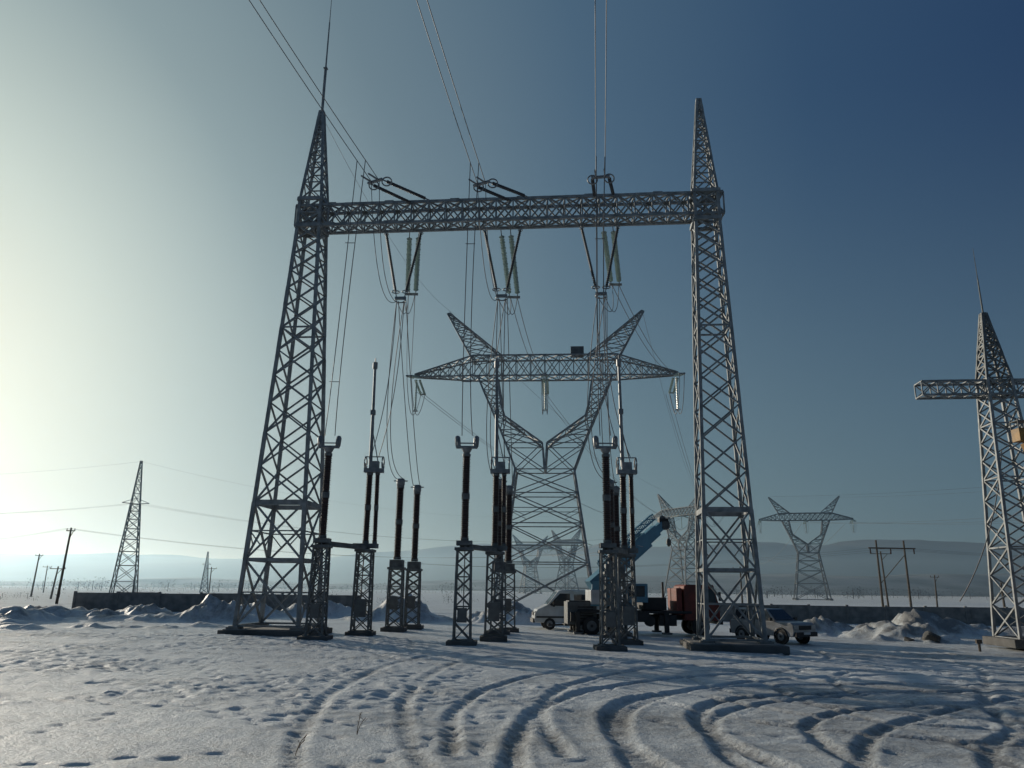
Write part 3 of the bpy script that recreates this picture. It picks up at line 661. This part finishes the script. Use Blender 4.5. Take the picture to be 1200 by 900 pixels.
# ------------------------------------------------------------------ rocks, stakes, weeds
def rock(x,y,s,seed,up=.3):
    import bmesh
    bm=bmesh.new(); bmesh.ops.create_icosphere(bm,subdivisions=3,radius=1); r=random.Random(seed); off=[V((r.uniform(-1,1),r.uniform(-1,1),r.uniform(-1,1))).normalized() for _ in range(9)]
    for v in bm.verts:
        for o in off:
            q=v.co.dot(o)
            if q>.62: v.co-=o*(q-.62)
        v.co.x*=1.4*s; v.co.y*=s; v.co.z*=.7*s
    me=bpy.data.meshes.new('rock'); bm.to_mesh(me); bm.free(); me.materials.append(M_ROCK)
    o=bpy.data.objects.new('boulder',me); scene.collection.objects.link(o); o.location=(x,y,gz(x,y)+up*s); o.rotation_euler[2]=r.uniform(0,3)
rock(23.3,44.5,.65,1); rock(22.2,44.9,.3,2)
mb=MB(); mb.cyl((0,0,-.1),(0,0,.35),.06,M_WOOD,8); mb.box((0,0,.42),(.26,.12,.18),M_WOOD); mb.build('survey_stake',loc=(22.1,38,-.2))
random.seed(9)
for x,y,h,k in((-2.55,14.0,.42,2),(-3.15,12.4,.3,2)):
    mb=MB()
    for _ in range(k):
        a=random.uniform(.1,.7); p=V((0,0,-.03)); q=V((a*h*.9,random.uniform(-.1,.1),h*random.uniform(.6,1)))
        mb.tube(curve3(p,(q.x*.2,0,q.z*.6),q,8),.006,M_TWIG,4)
        for _ in range(2):
            t=random.uniform(.4,.9); b0=V((q.x*t,q.y*t,q.z*t)); mb.tube([b0,b0+V((random.uniform(-.1,.1),0,.08))],.004,M_TWIG,3)
    mb.build('dry_weed',loc=(x,y,0))

# ------------------------------------------------------------------ winter haze over the plain
SAZ,SEL=math.radians(-46),math.radians(13)
sdir=V((math.sin(SAZ)*math.cos(SEL),math.cos(SAZ)*math.cos(SEL),math.sin(SEL)))
mb=MB(); mb.box((0,2590,30),(9000,5000,80),M_CONC); hz=mb.build('haze')
hm=bpy.data.materials.new('haze'); hm.use_nodes=True; nt=hm.node_tree; nt.nodes.clear()
o_=nt.nodes.new('ShaderNodeOutputMaterial'); vs_=nt.nodes.new('ShaderNodeVolumeScatter'); vs_.inputs['Color'].default_value=(.34,.58,.84,1); vs_.inputs['Density'].default_value=.0008; vs_.inputs['Anisotropy'].default_value=.62
nt.links.new(vs_.outputs[0],o_.inputs['Volume']); hz.data.materials.clear(); hz.data.materials.append(hm)

# ------------------------------------------------------------------ light, world, camera
sun=bpy.data.lights.new('sun','SUN'); sun.energy=3.3; sun.angle=math.radians(.6); sun.color=(1,.93,.80)
so=bpy.data.objects.new('sun',sun); scene.collection.objects.link(so); so.rotation_euler=sdir.to_track_quat('Z','Y').to_euler(); so.location=sdir*100
w=bpy.data.worlds.new('World'); scene.world=w; w.use_nodes=True; nt=w.node_tree; bg=nt.nodes['Background']; N=nt.nodes.new; Lk=nt.links.new
sky=N('ShaderNodeTexSky'); sky.sky_type='NISHITA'; sky.sun_disc=False; sky.sun_elevation=SEL; sky.sun_rotation=SAZ % (2*math.pi)
sky.altitude=300; sky.air_density=1.2; sky.dust_density=3.0; sky.ozone_density=2.5
BGS=.06
tc=N('ShaderNodeTexCoord'); dt=N('ShaderNodeVectorMath'); dt.operation='DOT_PRODUCT'; Lk(tc.outputs['Generated'],dt.inputs[0]); dt.inputs[1].default_value=sdir
ac=N('ShaderNodeMath'); ac.operation='ARCCOSINE'; Lk(dt.outputs['Value'],ac.inputs[0]); an=N('ShaderNodeMath'); an.operation='DIVIDE'; Lk(ac.outputs[0],an.inputs[0]); an.inputs[1].default_value=math.pi
def ramp(pts):
    r=N('ShaderNodeValToRGB'); el=r.color_ramp.elements
    while len(el)<len(pts): el.new(.5)
    for q,(a,c) in zip(el,pts): q.position=a/180; q.color=(*c,1)
    Lk(an.outputs[0],r.inputs['Fac']); return r
low=ramp([(0,(.92,.90,.68)),(12,(.75,.78,.64)),(22,(.50,.58,.54)),(34,(.28,.37,.39)),(48,(.14,.22,.255)),(76,(.083,.15,.205)),(180,(.06,.12,.17))])
high=ramp([(0,(.80,.82,.70)),(15,(.58,.68,.63)),(27,(.27,.36,.38)),(38,(.15,.225,.27)),(52,(.068,.13,.20)),(66,(.031,.075,.148)),(80,(.017,.047,.115)),(180,(.012,.034,.09))])
sx=N('ShaderNodeSeparateXYZ'); Lk(tc.outputs['Generated'],sx.inputs[0]); mr=N('ShaderNodeMapRange'); mr.interpolation_type='SMOOTHSTEP'; Lk(sx.outputs['Z'],mr.inputs[0]); mr.inputs[1].default_value=.0; mr.inputs[2].default_value=.58
m1=N('ShaderNodeMix'); m1.data_type='RGBA'; Lk(mr.outputs[0],m1.inputs['Factor']); Lk(low.outputs[0],m1.inputs[6]); Lk(high.outputs[0],m1.inputs[7])
sc_=N('ShaderNodeVectorMath'); sc_.operation='SCALE'; Lk(m1.outputs[2],sc_.inputs[0]); sc_.inputs['Scale'].default_value=1/BGS
m2=N('ShaderNodeMix'); m2.data_type='RGBA'; m2.inputs['Factor'].default_value=.88; Lk(sky.outputs[0],m2.inputs[6]); Lk(sc_.outputs[0],m2.inputs[7])
Lk(m2.outputs[2],bg.inputs[0]); bg.inputs[1].default_value=BGS
cam=bpy.data.cameras.new('camera'); co=bpy.data.objects.new('camera',cam); scene.collection.objects.link(co)
cam.sensor_width=36; cam.lens=27; cam.clip_end=12000; cam.clip_start=.1
co.matrix_world=Matrix.Translation((0,0,2.4))@Matrix.Rotation(math.radians(90+14.93),4,'X')@Matrix.Rotation(math.radians(.6),4,'Z')
scene.camera=co
scene.view_settings.view_transform='Standard'; scene.view_settings.look='None'; scene.view_settings.exposure=0
